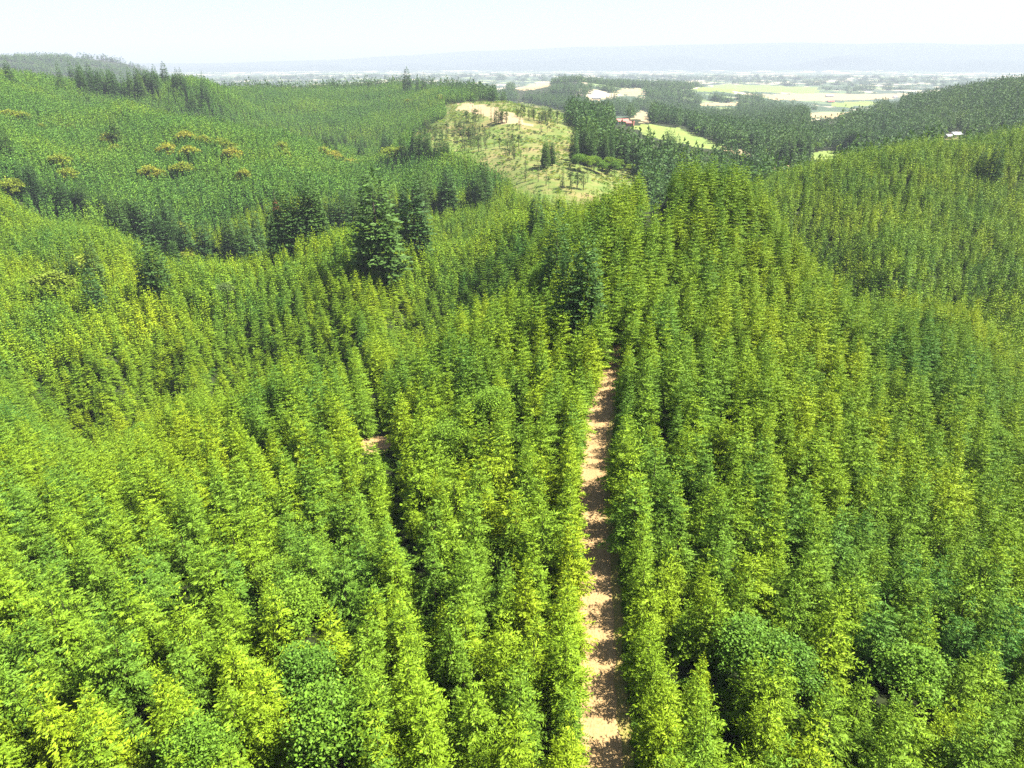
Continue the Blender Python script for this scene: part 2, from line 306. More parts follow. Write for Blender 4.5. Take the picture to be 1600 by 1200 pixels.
def scatter(name, pts, rotz, scl, idx, meshes, mats_label, seed=0):
    """one countless mass: a point cloud carrying tree instances"""
    col = bpy.data.collections.new(name + '_kinds')
    for k, me in enumerate(meshes): col.objects.link(bpy.data.objects.new('%s_kind_%03d' % (name, k), me))
    me = bpy.data.meshes.new(name); me.vertices.add(len(pts)); me.vertices.foreach_set('co', np.asarray(pts, np.float32).ravel())
    a = me.attributes.new('rotv', 'FLOAT_VECTOR', 'POINT'); rv = np.zeros((len(pts), 3), np.float32); rv[:, 2] = rotz
    rv[:, :2] = np.random.default_rng(5).normal(0, 0.025, (len(pts), 2)); a.data.foreach_set('vector', rv.ravel())
    a = me.attributes.new('sclv', 'FLOAT_VECTOR', 'POINT'); a.data.foreach_set('vector', np.asarray(scl, np.float32).ravel())
    a = me.attributes.new('kindi', 'INT', 'POINT'); a.data.foreach_set('value', np.asarray(idx, np.int32))
    o = link(bpy.data.objects.new(name, me)); ng = bpy.data.node_groups.new(name + '_nodes', 'GeometryNodeTree')
    ng.interface.new_socket('Geometry', in_out='INPUT', socket_type='NodeSocketGeometry'); ng.interface.new_socket('Geometry', in_out='OUTPUT', socket_type='NodeSocketGeometry')
    gi = ng.nodes.new('NodeGroupInput'); go = ng.nodes.new('NodeGroupOutput'); ip = ng.nodes.new('GeometryNodeInstanceOnPoints'); ci = ng.nodes.new('GeometryNodeCollectionInfo')
    ci.inputs[0].default_value = col; ci.inputs['Separate Children'].default_value = True; ci.inputs['Reset Children'].default_value = True
    def att(nm, t):
        q = ng.nodes.new('GeometryNodeInputNamedAttribute'); q.data_type = t; q.inputs[0].default_value = nm; return [s for s in q.outputs if s.enabled][0]
    l = ng.links; l.new(gi.outputs[0], ip.inputs['Points']); l.new(ci.outputs[0], ip.inputs['Instance']); ip.inputs['Pick Instance'].default_value = True
    l.new(att('kindi', 'INT'), ip.inputs['Instance Index'])
    e2r = ng.nodes.new('FunctionNodeEulerToRotation'); l.new(att('rotv', 'FLOAT_VECTOR'), e2r.inputs[0]); l.new(e2r.outputs[0], ip.inputs['Rotation'])
    l.new(att('sclv', 'FLOAT_VECTOR'), ip.inputs['Scale']); l.new(ip.outputs[0], go.inputs[0])
    mo = o.modifiers.new('trees', 'NODES'); mo.node_group = ng; tag(o, mats_label[0], mats_label[1], None, 'stuff'); return o

# ------------------------------------------------------------------ zones on the ground (world polygons)
PXZ = {
 'clear': [[(636, 214), (668, 198), (700, 182), (694, 162), (760, 158), (830, 161), (882, 173), (890, 186), (872, 192), (903, 203), (908, 212), (892, 236), (905, 258),
           (985, 268), (1000, 276), (968, 300), (930, 308), (870, 303), (812, 296), (782, 262), (722, 238), (650, 218)]],
 'straw': [[(712, 161), (745, 162), (800, 178), (835, 196), (815, 197), (770, 186), (715, 172)], [(800, 138), (858, 127), (862, 133), (838, 140), (810, 141)],
           [(987, 184), (1000, 172), (1012, 174), (1018, 193), (1003, 191)], [(1128, 228), (1182, 240), (1182, 246), (1120, 234)], [(1190, 149), (1260, 146), (1350, 147), (1420, 146), (1400, 154), (1290, 158), (1200, 155)],
           [(1252, 182), (1268, 176), (1330, 175), (1300, 185)], [(1085, 165), (1100, 160), (1156, 160), (1150, 165)], [(960, 146), (975, 138), (1000, 138), (1010, 147), (990, 150)], [(1205, 258), (1240, 258), (1240, 264), (1210, 264)],
           [(920, 153), (940, 150), (942, 156), (925, 158)], [(1470, 212), (1505, 213), (1502, 219), (1480, 219)]],
 'meadow': [[(985, 197), (1012, 194), (1060, 200), (1090, 211), (1130, 228), (1122, 234), (1070, 225), (1010, 213)], [(1262, 238), (1300, 235), (1330, 246), (1300, 252), (1270, 250)],
            [(1080, 138), (1130, 131), (1280, 137), (1275, 146), (1180, 144), (1090, 143)], [(1300, 160), (1360, 158), (1380, 162), (1330, 168), (1300, 166)]],
}
PXH = [[(958, 178), (1002, 180), (1002, 202), (958, 200)], [(918, 146), (946, 146), (946, 160), (918, 160)], [(1280, 144), (1312, 144), (1312, 164), (1280, 164)], [(1388, 144), (1408, 144), (1408, 158), (1388, 158)], [(774, 126), (792, 126), (792, 138), (774, 138)], [(1474, 202), (1508, 202), (1508, 222), (1474, 222)]]
ZN = {k: [wpoly(p, 300) for p in v] for k, v in PXZ.items()}
road_pts = []
for (x, y, z) in ROADPX: road_pts.append(at(x, y, 20))
_rp = np.array([(6.0, -60.0), (7.5, 0.0)] + road_pts); 
_ry = np.linspace(-60, _rp[-1, 1] + 90, 900)
def smooth_poly(ys):
    xs = np.interp(ys, _rp[:, 1], _rp[:, 0]); sl_ = (_rp[-1, 0] - _rp[-3, 0]) / (_rp[-1, 1] - _rp[-3, 1])
    xs = np.where(ys > _rp[-1, 1], _rp[-1, 0] + (ys - _rp[-1, 1]) * sl_, xs)
    return xs
_rx = smooth_poly(_ry); _k = np.ones(61) / 61; _rx = np.convolve(np.pad(_rx, 30, 'edge'), _k, 'valid')
def road_x(Y): return np.interp(Y, _ry, _rx)
TRAIL = [(-1.5, 30.0), (-7.5, 48.0), at(612, 860), at(596, 770), at(590, 700)]
GLADE = at(590, 697)

# ------------------------------------------------------------------ ground
rr = np.concatenate([[0.0, 6.0, 12.0], np.exp(np.arange(math.log(18), math.log(24500), 0.0085))])
aa = np.concatenate([np.radians(np.arange(-180, -50, 2.5)), np.radians(np.arange(-50, 50, 0.16)), np.radians(np.arange(50, 180.1, 2.5))])
nR, nA = len(rr), len(aa)
RR, AA = np.meshgrid(rr, aa, indexing='ij'); GX, GY = RR * np.sin(AA), RR * np.cos(AA)
GZ = height(GX, GY); GZ[0, :] = GZ[0].mean(); GZ[:, -1] = GZ[:, 0]
V = np.stack([GX.ravel(), GY.ravel(), GZ.ravel()], 1)
I = np.arange(nR * nA).reshape(nR, nA); Q = np.stack([I[:-1, :-1], I[1:, :-1], I[1:, 1:], I[:-1, 1:]], -1).reshape(-1, 4)[:, ::-1]
cx = V[Q, 0].mean(1); cy = V[Q, 1].mean(1); cr = np.hypot(cx, cy)
cls = np.zeros(len(Q), int)                      # 0 forest floor
cpx = 800 + F * np.tan(np.clip(np.arctan2(cx, cy), -1.2, 1.2)) * 1.1; cls[(cr > 3300) | ((cr > 1500) & (cpx > 900) & (cpx < 1400))] = 4; cls[cr > 14500] = 5
cls[(cpx < 420) & (cr < 7000)] = 0
wob = noise(cx, cy, 35) * 0.006 * cr
for k, nm in ((1, 'clear'), (2, 'straw'), (3, 'meadow')):
    for poly in ZN[nm]: cls[inpoly(cx + wob, cy + wob * 0.5, poly) & (cr > 300)] = k
gcl = np.where((cls == 0) & (cr > 400))[0]; cz = V[Q[gcl], 2].mean(1)
for hh in (4., 9., 14.):
    p1, p2, _ = project(cx[gcl], cy[gcl], cz + hh)
    for poly in PXZ['clear']: cls[gcl[inpoly(p1, p2, poly)]] = 1
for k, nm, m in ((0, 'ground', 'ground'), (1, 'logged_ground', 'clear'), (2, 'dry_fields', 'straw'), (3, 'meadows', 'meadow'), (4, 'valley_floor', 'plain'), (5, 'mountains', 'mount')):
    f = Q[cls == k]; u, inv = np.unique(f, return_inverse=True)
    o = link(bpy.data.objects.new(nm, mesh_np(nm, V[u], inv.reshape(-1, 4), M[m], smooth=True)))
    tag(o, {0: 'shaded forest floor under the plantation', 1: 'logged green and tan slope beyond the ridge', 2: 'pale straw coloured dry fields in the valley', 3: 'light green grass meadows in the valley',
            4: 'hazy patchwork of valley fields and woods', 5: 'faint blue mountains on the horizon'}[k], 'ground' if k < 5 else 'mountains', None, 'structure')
# dirt track: verge strip and the worn track on it
def ribbon(name, w0, w1, lift, m, label, y0=-55, y1=178, wav=0.4):
    ys = np.arange(y0, y1, 0.5); ts = np.linspace(0, 1, 15); Vv = []
    L_ = w0 + wav * noise(ys, ys * 0, 9) * .5; R_ = w1 + wav * noise(ys + 99, ys * 0, 7) * .5
    Yg, Tg = np.meshgrid(ys, ts, indexing='ij'); Xg = road_x(Yg) + L_[:, None] + (R_ - L_)[:, None] * Tg
    Zg = height(Xg, Yg) + lift - 0.03 * (np.abs(np.abs(Tg * 2 - 1) - .55) < .12)
    i = np.arange(Xg.size).reshape(Xg.shape); q = np.stack([i[:-1, :-1], i[:-1, 1:], i[1:, 1:], i[1:, :-1]], -1).reshape(-1, 4)
    o = link(bpy.data.objects.new(name, mesh_np(name, np.stack([Xg.ravel(), Yg.ravel(), Zg.ravel()], 1), q, M[m], smooth=True))); tag(o, label, 'road', None, 'structure')
ribbon('road_verge', -3.3, 3.6, 0.07, 'verge', 'dry grassy verge beside the dirt road')
ribbon('dirt_road', -2.5, 1.7, 0.11, 'road', 'tan dirt road running straight through the young firs')
gl = np.array([(math.cos(a) * 3.4 * (1 + .25 * math.sin(3 * a)), math.sin(a) * 5.0 * (1 + .2 * math.cos(2 * a + 1))) for a in np.linspace(0, 6.283, 40)[:-1]])
Vg = [(GLADE[0], GLADE[1], h1(*GLADE) + .12)]; Fg = []
for s in (.35, .7, 1.0):
    for p in gl: x_, y_ = GLADE[0] + p[0] * s, GLADE[1] + p[1] * s; Vg.append((x_, y_, h1(x_, y_) + .12))
ng_ = len(gl)
me = bpy.data.meshes.new('bare_earth'); Fg = [(0, 1 + i, 1 + (i + 1) % ng_) for i in range(ng_)] + [(1 + s * ng_ + i, 1 + (s + 1) * ng_ + i, 1 + (s + 1) * ng_ + (i + 1) % ng_, 1 + s * ng_ + (i + 1) % ng_) for s in (0, 1) for i in range(ng_)]
me.from_pydata(Vg, [], Fg); me.materials.append(M['road']); o = link(bpy.data.objects.new('bare_earth', me)); tag(o, 'small patch of bare tan earth among the firs left of the road', 'ground', None, 'structure')

# ------------------------------------------------------------------ tree kinds
YC = [conifer_crown('fir_crown', 10 + i, *[(12.4, 3.0), (13.2, 3.1), (11.0, 2.8), (12.6, 2.7), (11.6, 3.2), (13.6, 3.0), (10.6, 2.9), (12.4, 3.1)][i], nb=125, dens=1.9, tl=.31, tw=.095, m=M['young'],
      power=[1.12, 1.05, 1.2, 1.12, 1.0, 1.15, 1.05, 1.1][i], gap=.06, star=.3) for i in range(8)]
YT = [trunk_mesh('fir_trunk', 9.2, .11, 30 + i) for i in range(3)]
YM = [conifer_crown('fir_mid', 40 + i, 12.6, 2.6, nb=95, dens=1.1, tl=.52, tw=.25, m=M['young'], power=1.1, gap=.06) for i in range(6)]
YF = [conifer_crown('fir_far', 50 + i, 13.6, 2.15, nb=64, dens=1.0, tl=.85, tw=.5, m=M['young_far'], power=1.1) for i in range(5)]
MC = [conifer_crown('mature_crown', 60 + i, [30, 27, 33, 25, 29][i], [4.6, 4.2, 5.0, 4.4, 3.8][i], z0=.1, nb=300, dens=1.0, tl=.7, tw=.3, m=M['dark'], power=.7, gap=.12) for i in range(5)]
MT = [trunk_mesh('mature_trunk', 21, .38, 70 + i) for i in range(2)]
MF = [conifer_crown('mature_far', 80 + i, [27, 24, 30, 22][i], [4.4, 4.6, 4.4, 5.0][i], z0=.1, nb=50, dens=.5, tl=2.2, tw=1.3, m=M['dark'], power=.6) for i in range(4)]
BC = [broad_crown('broadleaf_crown', 90 + i, [9.5, 11, 8.5][i], [3.2, 3.8, 3.4][i], 24, 6500, .25, M['broad']) for i in range(3)]
BT = [trunk_mesh('broadleaf_trunk', 8.5, .15, 95 + i, 7, 2.8) for i in range(2)]
GC = [broad_crown('golden_crown', 100 + i, [13, 11, 12][i], [5.4, 4.6, 6][i], 13, 1500, .9, M['gold']) for i in range(3)]
FB = [broad_crown('round_crown', 105 + i, [14, 11, 12][i], [6, 5, 5.5][i], 10, 260, 2.0, M['broad'], .1) for i in range(2)]
GT = trunk_mesh('golden_trunk', 10, .25, 99, 7, 4)
SH = [broad_crown('shrub_crown', 110 + i, 1.9, 1.6, 5, 60, .7, M[['broad', 'grey', 'gold'][i]], .05) for i in range(3)]
US = [broad_crown('low_shrub', 115 + i, 1.6, 1.2, 5, 420, .22, M['broad'], .05) for i in range(2)]

# explicit trees first (their spots are kept free of plantation stems)
spots = []                                         # (x, y, radius) reserved
def tree(name, loc, crown, trunk, label, cat, group, s=(1, 1, 1), rz=None):
    r = link(bpy.data.objects.new(name, None)); r.location = loc; r.scale = s; r.rotation_euler = (0, 0, rz if rz is not None else random.uniform(0, 6.28)); r.empty_display_size = .5
    tag(r, label, cat, group)
    if trunk: link(bpy.data.objects.new('trunk', trunk), r)
    link(bpy.data.objects.new('crown', crown), r); return r
random.seed(11)
def ordw(n): return ('first second third fourth fifth sixth seventh eighth ninth tenth eleventh twelfth thirteenth fourteenth fifteenth sixteenth seventeenth eighteenth nineteenth twentieth'.split() + [None] * 400)[n - 1] or '%d%s' % (n, 'th' if 10 <= n % 100 <= 20 else {1: 'st', 2: 'nd', 3: 'rd'}.get(n % 10, 'th'))

# lone or small groups: photo bearing of the base, height in m, label
def plant(kind, x, y, hgt, label, group=None, wid=1.0, rmin=20, lift=9.0):
    X, Y = at(x, y, rmin, lift=lift); zg = h1(X, Y)
    if kind == 'mature':
        k = random.randrange(5); c, t, base, nm, cat = MC[k], MT[k % 2], [30, 27, 33, 25, 29][k], 'mature_conifer', 'conifer'
    elif kind == 'gold': k = random.randrange(3); c, t, base, nm, cat = GC[k], GT, [13, 11, 12][k], 'golden_tree', 'tree'
    elif kind == 'broad': k = random.randrange(3); c, t, base, nm, cat = BC[k], BT[k % 2], [9.5, 11, 8.5][k], 'broadleaf_tree', 'tree'
    s = hgt / base * (1.18 if kind == 'mature' else 1); wid *= 1.06; spots.append((X, Y, 2.2 * s if kind != 'broad' else 2.4 * s))
    return tree(nm, (X, Y, zg - .2), c, t, label, cat, group, (s * wid, s * wid, s))
G1 = 'dark mature conifers standing above the plantation'
singles = [
 (592, 410, 31, 'largest dark conifer, broad crowned, on the bright slope left of the knoll', 1.5, 200), (648, 382, 29, 'tall narrow dark conifer right of the broad dark one on the slope', 1.15, 200),
 (303, 128 + 36, 22, 'lone dark conifer below the skyline, right of the skyline grove', 1.1, 500), (322, 154, 30, 'lone dark conifer on skyline, first right of the grove', 1.1, 500),
 (97, 134, 26, 'small dark conifer on the upper left skyline, left of the grove', 1.0, 500), (17, 128, 24, 'dark conifer near the left end of the skyline', 1.1, 500),
 (183, 220, 24, 'dark conifer in mid left hillside, beside a small golden tree', 1.1, 400), (12, 238, 22, 'dark conifer at the left photo edge on the hillside', 1.0, 400),
 (637, 141, 34, 'tallest of the three dark conifers on the middle skyline', 1.2, 800), (653, 141, 24, 'middle of the three dark conifers on the middle skyline', .8, 800), (663, 141, 26, 'rightmost of the three conifers on the middle skyline', 1.2, 800),
 (230, 442, 20, 'left conifer of the dark pair on the left slope', 1.0, 200), (249, 442, 21, 'right, fuller conifer of the dark pair on the left slope', 1.3, 200),
 (150, 430, 18, 'upper slim dark conifer on the left slope', 1.0, 200), (148, 468, 14, 'short dark conifer below the slim one on the left slope', 1.2, 200),
 (92, 428, 14, 'small dark conifer left of the slim one on the left slope', .9, 200), (115, 425, 13, 'dark conifer between two slim ones on the left slope', 1.2, 200), (275, 410, 14, 'small dark conifer right of the dark pair', 1.1, 200),
 (1550, 275, 20, 'dark conifer standing out on the far right slope', 1.2, 330), (1530, 268, 14, 'shorter dark conifer left of the one on the far right slope', 1.2, 330),
 (870, 420, 16, 'dark conifer beside the black gap left of the knoll', 1.3, 150), (915, 470, 15, 'dark conifer above the road bend, left side', 1.3, 130), (890, 480, 15, 'dark conifer left of the road bend over deep shade', 1.2, 130),
 (838, 344, 13, 'small dark conifer on the crest below the logged slope', 1.3, 200)]
for x, y, h, lab, wd, rm in singles: plant('mature', x, y, h + 6, lab, G1, wd, rm)
def belt(pts, n, hr, what, group, kind='mature', wd=(.85, 1.25), rmin=350, dy=4, order='from the left', lift=9.0):
    xs = sorted(random.uniform(0, 1) for _ in range(n)); P0 = []
    for t in xs:
        k = t * (len(pts) - 1); i = min(int(k), len(pts) - 2); f = k - i
        P0.append((pts[i][0] + (pts[i + 1][0] - pts[i][0]) * f, pts[i][1] + (pts[i + 1][1] - pts[i][1]) * f + random.uniform(-dy, dy)))
    P0.sort()
    for i, (x, y) in enumerate(P0): plant(kind, x, y, random.uniform(*hr), '%s, %s %s' % (what, ordw(i + 1), order), group, random.uniform(*wd), rmin, lift)
belt([(115, 134), (165, 138), (210, 146), (248, 140)], 52, (24, 33), 'dark conifer in dense skyline grove at upper left', 'skyline grove', dy=7, rmin=500)
belt([(258, 128), (292, 138)], 9, (20, 30), 'dark conifer in small clump right of the skyline grove', 'clump right of the skyline grove', rmin=500)
belt([(175, 352), (260, 380), (320, 398), (400, 392), (480, 378), (560, 350)], 50, (22, 34), 'dark conifer in gully belt crossing the middle left', 'gully belt', dy=9, rmin=330)
belt([(560, 345), (640, 325), (720, 318), (790, 306)], 22, (22, 33), 'dark conifer in gully belt right of the broad tree', 'gully belt, right part', dy=6, rmin=330)
belt([(35, 290), (75, 305), (120, 318), (185, 330)], 18, (18, 27), 'dark conifer in belt at the left edge', 'left edge belt', dy=6, rmin=330)
belt([(490, 222), (560, 235), (640, 232), (700, 235)], 24, (18, 26), 'dark tree in belt left of the logged slope', 'belt left of the logged slope', dy=7, rmin=450)
belt([(890, 256), (950, 262), (1000, 262), (1060, 262)], 34, (22, 31), 'tall conifer fronting the wood right of the logged slope', 'front rank of the valley wood', wd=(.7, .95), dy=4, rmin=480, lift=0)
belt([(845, 262), (878, 258)], 6, (14, 22), 'conifer left of the valley wood at the logged slope edge', 'conifers left of the valley wood', dy=3, rmin=450, lift=0)
belt([(1210, 262), (1240, 255), (1265, 250)], 8, (24, 30), 'big dark conifer in clump right of the knoll', 'clump right of the knoll', dy=3, rmin=600, wd=(1, 1.4), lift=0)
belt([(1315, 242), (1385, 240)], 14, (24, 31), 'big dark conifer at the wood edge by the right meadow', 'wood edge by the right meadow', dy=3, rmin=750, wd=(1, 1.3), lift=0)
G2 = 'yellowish broadleaf trees scattered on the left hillside'
gold = [(12, 176), (35, 178), (66, 195), (110, 198), (170, 215), (180, 226), (234, 268), (248, 266), (262, 232), (290, 212), (296, 234), (318, 214), (345, 220), (358, 228), (362, 240), (365, 244), (440, 226), (446, 236),
        (505, 232), (520, 240), (535, 244), (548, 252), (480, 312), (486, 325), (106, 268), (92, 250), (16, 288), (284, 262), (262, 224), (380, 268), (612, 238), (628, 230), (278, 350), (270, 356), (128, 410), (85, 446), (315, 398), (300, 402)]
gold.sort()
for i, (x, y) in enumerate(gold): plant('gold', x, y + 4, random.uniform(12, 17), 'yellow-green rounded tree on the left hillside, %s from the left' % ordw(i + 1), G2, random.uniform(.85, 1.3), 330)
belt([(690, 150), (640, 155), (590, 150)], 8, (8, 12), 'pale rounded tree under the middle skyline', 'pale trees under the middle skyline', kind='gold', dy=4, rmin=800)
belt([(905, 268), (960, 272), (1010, 278)], 16, (9, 14), 'rounded light green tree at the foot of the valley wood', 'round trees at the foot of the valley wood', kind='broad', dy=4, rmin=480, wd=(1, 1.4), lift=0)
belt([(1250, 248), (1275, 236), (1300, 228), (1330, 224)], 12, (11, 16), 'rounded pale tree behind the right meadow', 'round trees behind the right meadow', kind='broad', dy=4, rmin=700, wd=(1, 1.3), lift=0)
# rust-brown dead tree
X, Y = at(430, 318, 350, lift=9); spots.append((X, Y, 5)); tree('dead_tree', (X, Y, h1(X, Y)), conifer_crown('dead_crown', 3, 24, 6, nb=150, dens=.8, tl=.8, tw=.4, m=M['dead'], power=.5), MT[0], 'rust-brown dead tree on the left hillside', 'dead tree', None, (1, 1, 1)); bpy.data.objects['dead_tree'].children[0].scale = (.5, .5, .5)
# umbrella-topped pine on the right crest and bare-stemmed pine on the left slope
tall = tubes('tall_trunk', [([(0, 0, -1), (.15, 0, 5), (0, .2, 11), (.3, 0, 16.5)], [.3, .24, .18, .08])] + [([(0, 0, z), (math.cos(a) * 2, math.sin(a) * 2, z + 1.2)], [.09, .03]) for z, a in ((12, 0), (13, 2), (14, 4), (15, 5.5), (13.5, 3))], M['bark'])
tc_ = broad_crown('top_crown', 5, 18, 4.5, 9, 900, .7, M['grey'], .72)
X, Y = at(1528, 219, 330); tree('umbrella_pine', (X, Y, h1(X, Y)), tc_, tall, 'lone flat-topped pine with bare trunk on the right crest', 'pine', None)
X, Y = at(364, 510, 180); tree('bare_pine', (X, Y, h1(X, Y)), tc_, tall, 'thin bare-stemmed tree rising from the left slope', 'tree', None, (.75, .75, .95)); spots.append((X, Y, 3))
# leave-trees on the logged slope
LC = [conifer_crown('leave_crown', 124 + i, [15, 17][i], [1.9, 1.6][i], z0=.22, nb=70, dens=.8, tl=.7, tw=.35, m=M['grey'], power=.6, gap=.2) for i in range(2)] + [broad_crown('leave_crown', 120 + i, [15, 17, 13][i], [2.0, 1.6, 2.6][i], 8, 420, .8, M['grey'], .3) for i in (2,)]
LT = trunk_mesh('leave_trunk', 15, .3, 9, 4, 1.6, .5)
leave = []
def lt_group(pts, dx, dy, n):
    for _ in range(n):
        p = random.choice(pts); leave.append((p[0] + random.uniform(-dx, dx), p[1] + random.uniform(-dy, dy)))
lt_group([(668, 212), (690, 218), (710, 218), (722, 208)], 14, 7, 44); lt_group([(745, 212), (760, 214), (740, 222), (730, 220)], 9, 4, 22)
lt_group([(735, 192), (750, 190), (770, 194), (785, 192)], 10, 3, 22); lt_group([(815, 184), (825, 186), (850, 190), (862, 190)], 10, 4, 40)
lt_group([(790, 228), (800, 240), (812, 244)], 12, 6, 10); leave += [(812, 203), (845, 210), (855, 207), (776, 196), (792, 192), (790, 244)]
lt_group([(845, 290), (870, 294), (900, 298), (925, 290)], 24, 8, 12); lt_group([(760, 232), (745, 236), (730, 232)], 14, 6, 20)
leave.sort()
for i, (x, y) in enumerate(leave):
    X, Y = at(x, y, 400); k = i % 3; s = random.uniform(.6, 1.15); wd = random.uniform(.6, 1.3)
    tree('sparse_tree', (X, Y, h1(X, Y)), LC[k], LT, 'thin grey-green tree left standing on the logged slope, %s from the left' % ordw(i + 1), 'tree', 'thin trees left on the logged slope', (s * wid if False else s * wd, s * wd, s))
# broadleaf trees among the near firs
near_b = [(455, 905, 'round broadleaf tree among the firs left of the trail gap', 8), (430, 850, 'pale broadleaf tree at middle left of the near firs', 7.5), (300, 1120, 'leafy broadleaf crown near the bottom left', 8),
          (520, 1090, 'broad leafy tree near the bottom between dark gaps', 9), (470, 1000, 'deep green broadleaf tree among the lower left firs', 8), (770, 590, 'bluish broadleaf tree above the near left firs', 8), (700, 640, 'round leafy tree on the left rise', 7.5),
          (850, 425, 'dark-hearted broadleaf tree by the black gap left of the knoll', 11), (1180, 960, 'pale broadleaf tree in the right foreground', 7.5), (1230, 980, 'pale leafy tree right of a dark hollow', 7), (1440, 1000, 'light green leafy tree at lower right', 8),
          (215, 640, 'yellowish leafy tree on the left shoulder', 7), (1560, 640, 'rounded leafy tree near the right edge', 7)]
for x, y, lab, h in near_b: plant('broad', x, y + 20 * (y > 560), h + 2, lab, 'broadleaf trees among the young firs', 1.0, 20)

# ------------------------------------------------------------------ houses
def box(V, Fc, x0, x1, y0, y1, z0, z1):
    o = len(V); V += [(x, y, z) for z in (z0, z1) for x, y in ((x0, y0), (x1, y0), (x1, y1), (x0, y1))]
    Fc += [tuple(o + i for i in f) for f in ((3, 2, 1, 0), (4, 5, 6, 7), (0, 1, 5, 4), (1, 2, 6, 5), (2, 3, 7, 6), (3, 0, 4, 7))]
def flat(name, c, rough=.8):
    m, n, b = mat(name); g = node(n, 'ShaderNodeNewGeometry'); q = node(n, 'ShaderNodeTexNoise'); q.inputs['Scale'].default_value = 1.2; n.links.new(g.outputs['Position'], q.inputs[0])
    n.links.new(ramp(n, q.outputs[0], [(.3, tuple(v * .8 for v in c)), (.7, tuple(min(v * 1.15, .95) for v in c))]), b.inputs['Base Color']); b.inputs['Roughness'].default_value = rough; return m
def house(x, y, label, wall, roof, W=16, D=9, Hh=3.2, rz=0, rmin=500, name='house', cat='house'):
    X, Y = at(x, y, rmin); root = link(bpy.data.objects.new(name, None)); root.location = (X, Y, h1(X, Y) + .2); root.rotation_euler = (0, 0, rz); tag(root, label, cat, 'buildings in the valley')
    def part(nm, V, Fc, m, par=root):
        me = bpy.data.meshes.new(nm); me.from_pydata(V, [], Fc); me.materials.append(m); return link(bpy.data.objects.new(nm, me), par)
    V, Fc = [], []; box(V, Fc, -W / 2, W / 2, -D / 2, D / 2, -2, Hh)
    o = len(V); V += [(-W / 2, -D / 2, Hh), (-W / 2, D / 2, Hh), (-W / 2, 0, Hh + D * .3), (W / 2, -D / 2, Hh), (W / 2, D / 2, Hh), (W / 2, 0, Hh + D * .3)]; Fc += [(o, o + 2, o + 1), (o + 3, o + 4, o + 5)]
    part('wall', V, Fc, wall); V, Fc = [], []
    for s in (-1, 1):
        o = len(V); e = .7
        for zz in (0.02, .25):
            V += [(-W / 2 - e, s * (D / 2 + e), Hh - e * .6 + zz), (W / 2 + e, s * (D / 2 + e), Hh - e * .6 + zz), (W / 2 + e, s * 0.003, Hh + D * .3 + zz), (-W / 2 - e, s * 0.003, Hh + D * .3 + zz)]
        Fc += [(o, o + 1, o + 2, o + 3), (o + 4, o + 5, o + 6, o + 7), (o, o + 1, o + 5, o + 4), (o + 1, o + 2, o + 6, o + 5), (o + 2, o + 3, o + 7, o + 6), (o + 3, o, o + 4, o + 7)]
    r_ = part('roof', V, Fc, roof); V, Fc = [], []; box(V, Fc, W * .2, W * .2 + .9, -.4, .5, Hh + D * .1, Hh + D * .3 + 1.2); part('chimney', V, Fc, M['brick'], r_)
    for wx in (-W * .35, -W * .12, W * .3):
        V, Fc = [], []; box(V, Fc, wx - .7, wx + .7, -D / 2 - .06, -D / 2 + .1, 1.0, 2.3); part('window', V, Fc, M['pane'])
    V, Fc = [], []; box(V, Fc, W * .08, W * .08 + 1.1, -D / 2 - .07, -D / 2 + .1, -.1, 2.1); part('door', V, Fc, M['doorw'])
M['brick'] = flat('chimney_brick', (.3, .13, .09)); M['pane'] = flat('window_glass', (.05, .07, .09), .1); M['doorw'] = flat('door_wood', (.2, .1, .06))
WW, RD, GR_, TN = flat('white_siding', (.5, .49, .46)), flat('red_metal_roof', (.42, .16, .13)), flat('grey_metal_roof', (.36, .37, .38)), flat('tan_siding', (.5, .4, .3))
house(972, 193, 'red-roofed farmhouse beside the green meadow, left building', WW, RD, 18, 10, 3.5, .2)
house(984, 196, 'smaller red-roofed barn right of the farmhouse by the meadow', RD, RD, 12, 8, 3.5, -.3, name='barn', cat='barn')
house(1492, 214, 'white house with pale roof on the bare patch at right', WW, GR_, 14, 9, 3.2, .3, 700)
house(1481, 216, 'small grey-roofed shed left of the white house', TN, GR_, 8, 6, 2.8, .3, 700, 'shed', 'shed')
house(932, 155, 'pale farm building among the far valley woods', WW, GR_, 26, 12, 4, .1, 1500, 'barn', 'barn')
house(1296, 151, 'long pale barn on the far dry fields', WW, GR_, 40, 16, 5, .05, 1800, 'barn', 'barn')
house(1298, 160, 'red-brown roofed house below the long pale barn', TN, RD, 26, 14, 4, -.1, 1800)
house(1398, 153, 'white far building where the dry field meets the woods', WW, GR_, 24, 14, 5, .4, 1500)
house(783, 134, 'white house far beyond the middle ridge', WW, GR_, 24, 14, 5, .4, 1500)

# ------------------------------------------------------------------ plantation
def rmax_young(px): return np.interp(px, [-400, 600, 690, 760, 850, 950, 1050, 1150, 1220, 1300, 1450, 1600, 1900], [1500, 1500, 1480, 1000, 560, 470, 420, 430, 470, 520, 600, 680, 760])
def jgrid(x0, x1, y0, y1, sx_, sy_, ang, jit, g):
    cxx, cyy = (x0 + x1) / 2, (y0 + y1) / 2; R = math.hypot(x1 - x0, y1 - y0) / 2
    a = np.arange(-R, R, sx_); b_ = np.arange(-R, R, sy_); Ia, Ib = np.meshgrid(np.arange(len(a)), np.arange(len(b_)), indexing='ij')
    U = a[Ia] + g.normal(0, jit, Ia.shape); W_ = b_[Ib] + (Ia % 2) * sy_ * .5 + g.normal(0, jit * 1.3, Ia.shape)
    X = cxx + U * math.cos(ang) - W_ * math.sin(ang); Y = cyy + U * math.sin(ang) + W_ * math.cos(ang)
    k = (X > x0) & (X < x1) & (Y > y0) & (Y < y1); return X[k], Y[k]
g = np.random.default_rng(21)
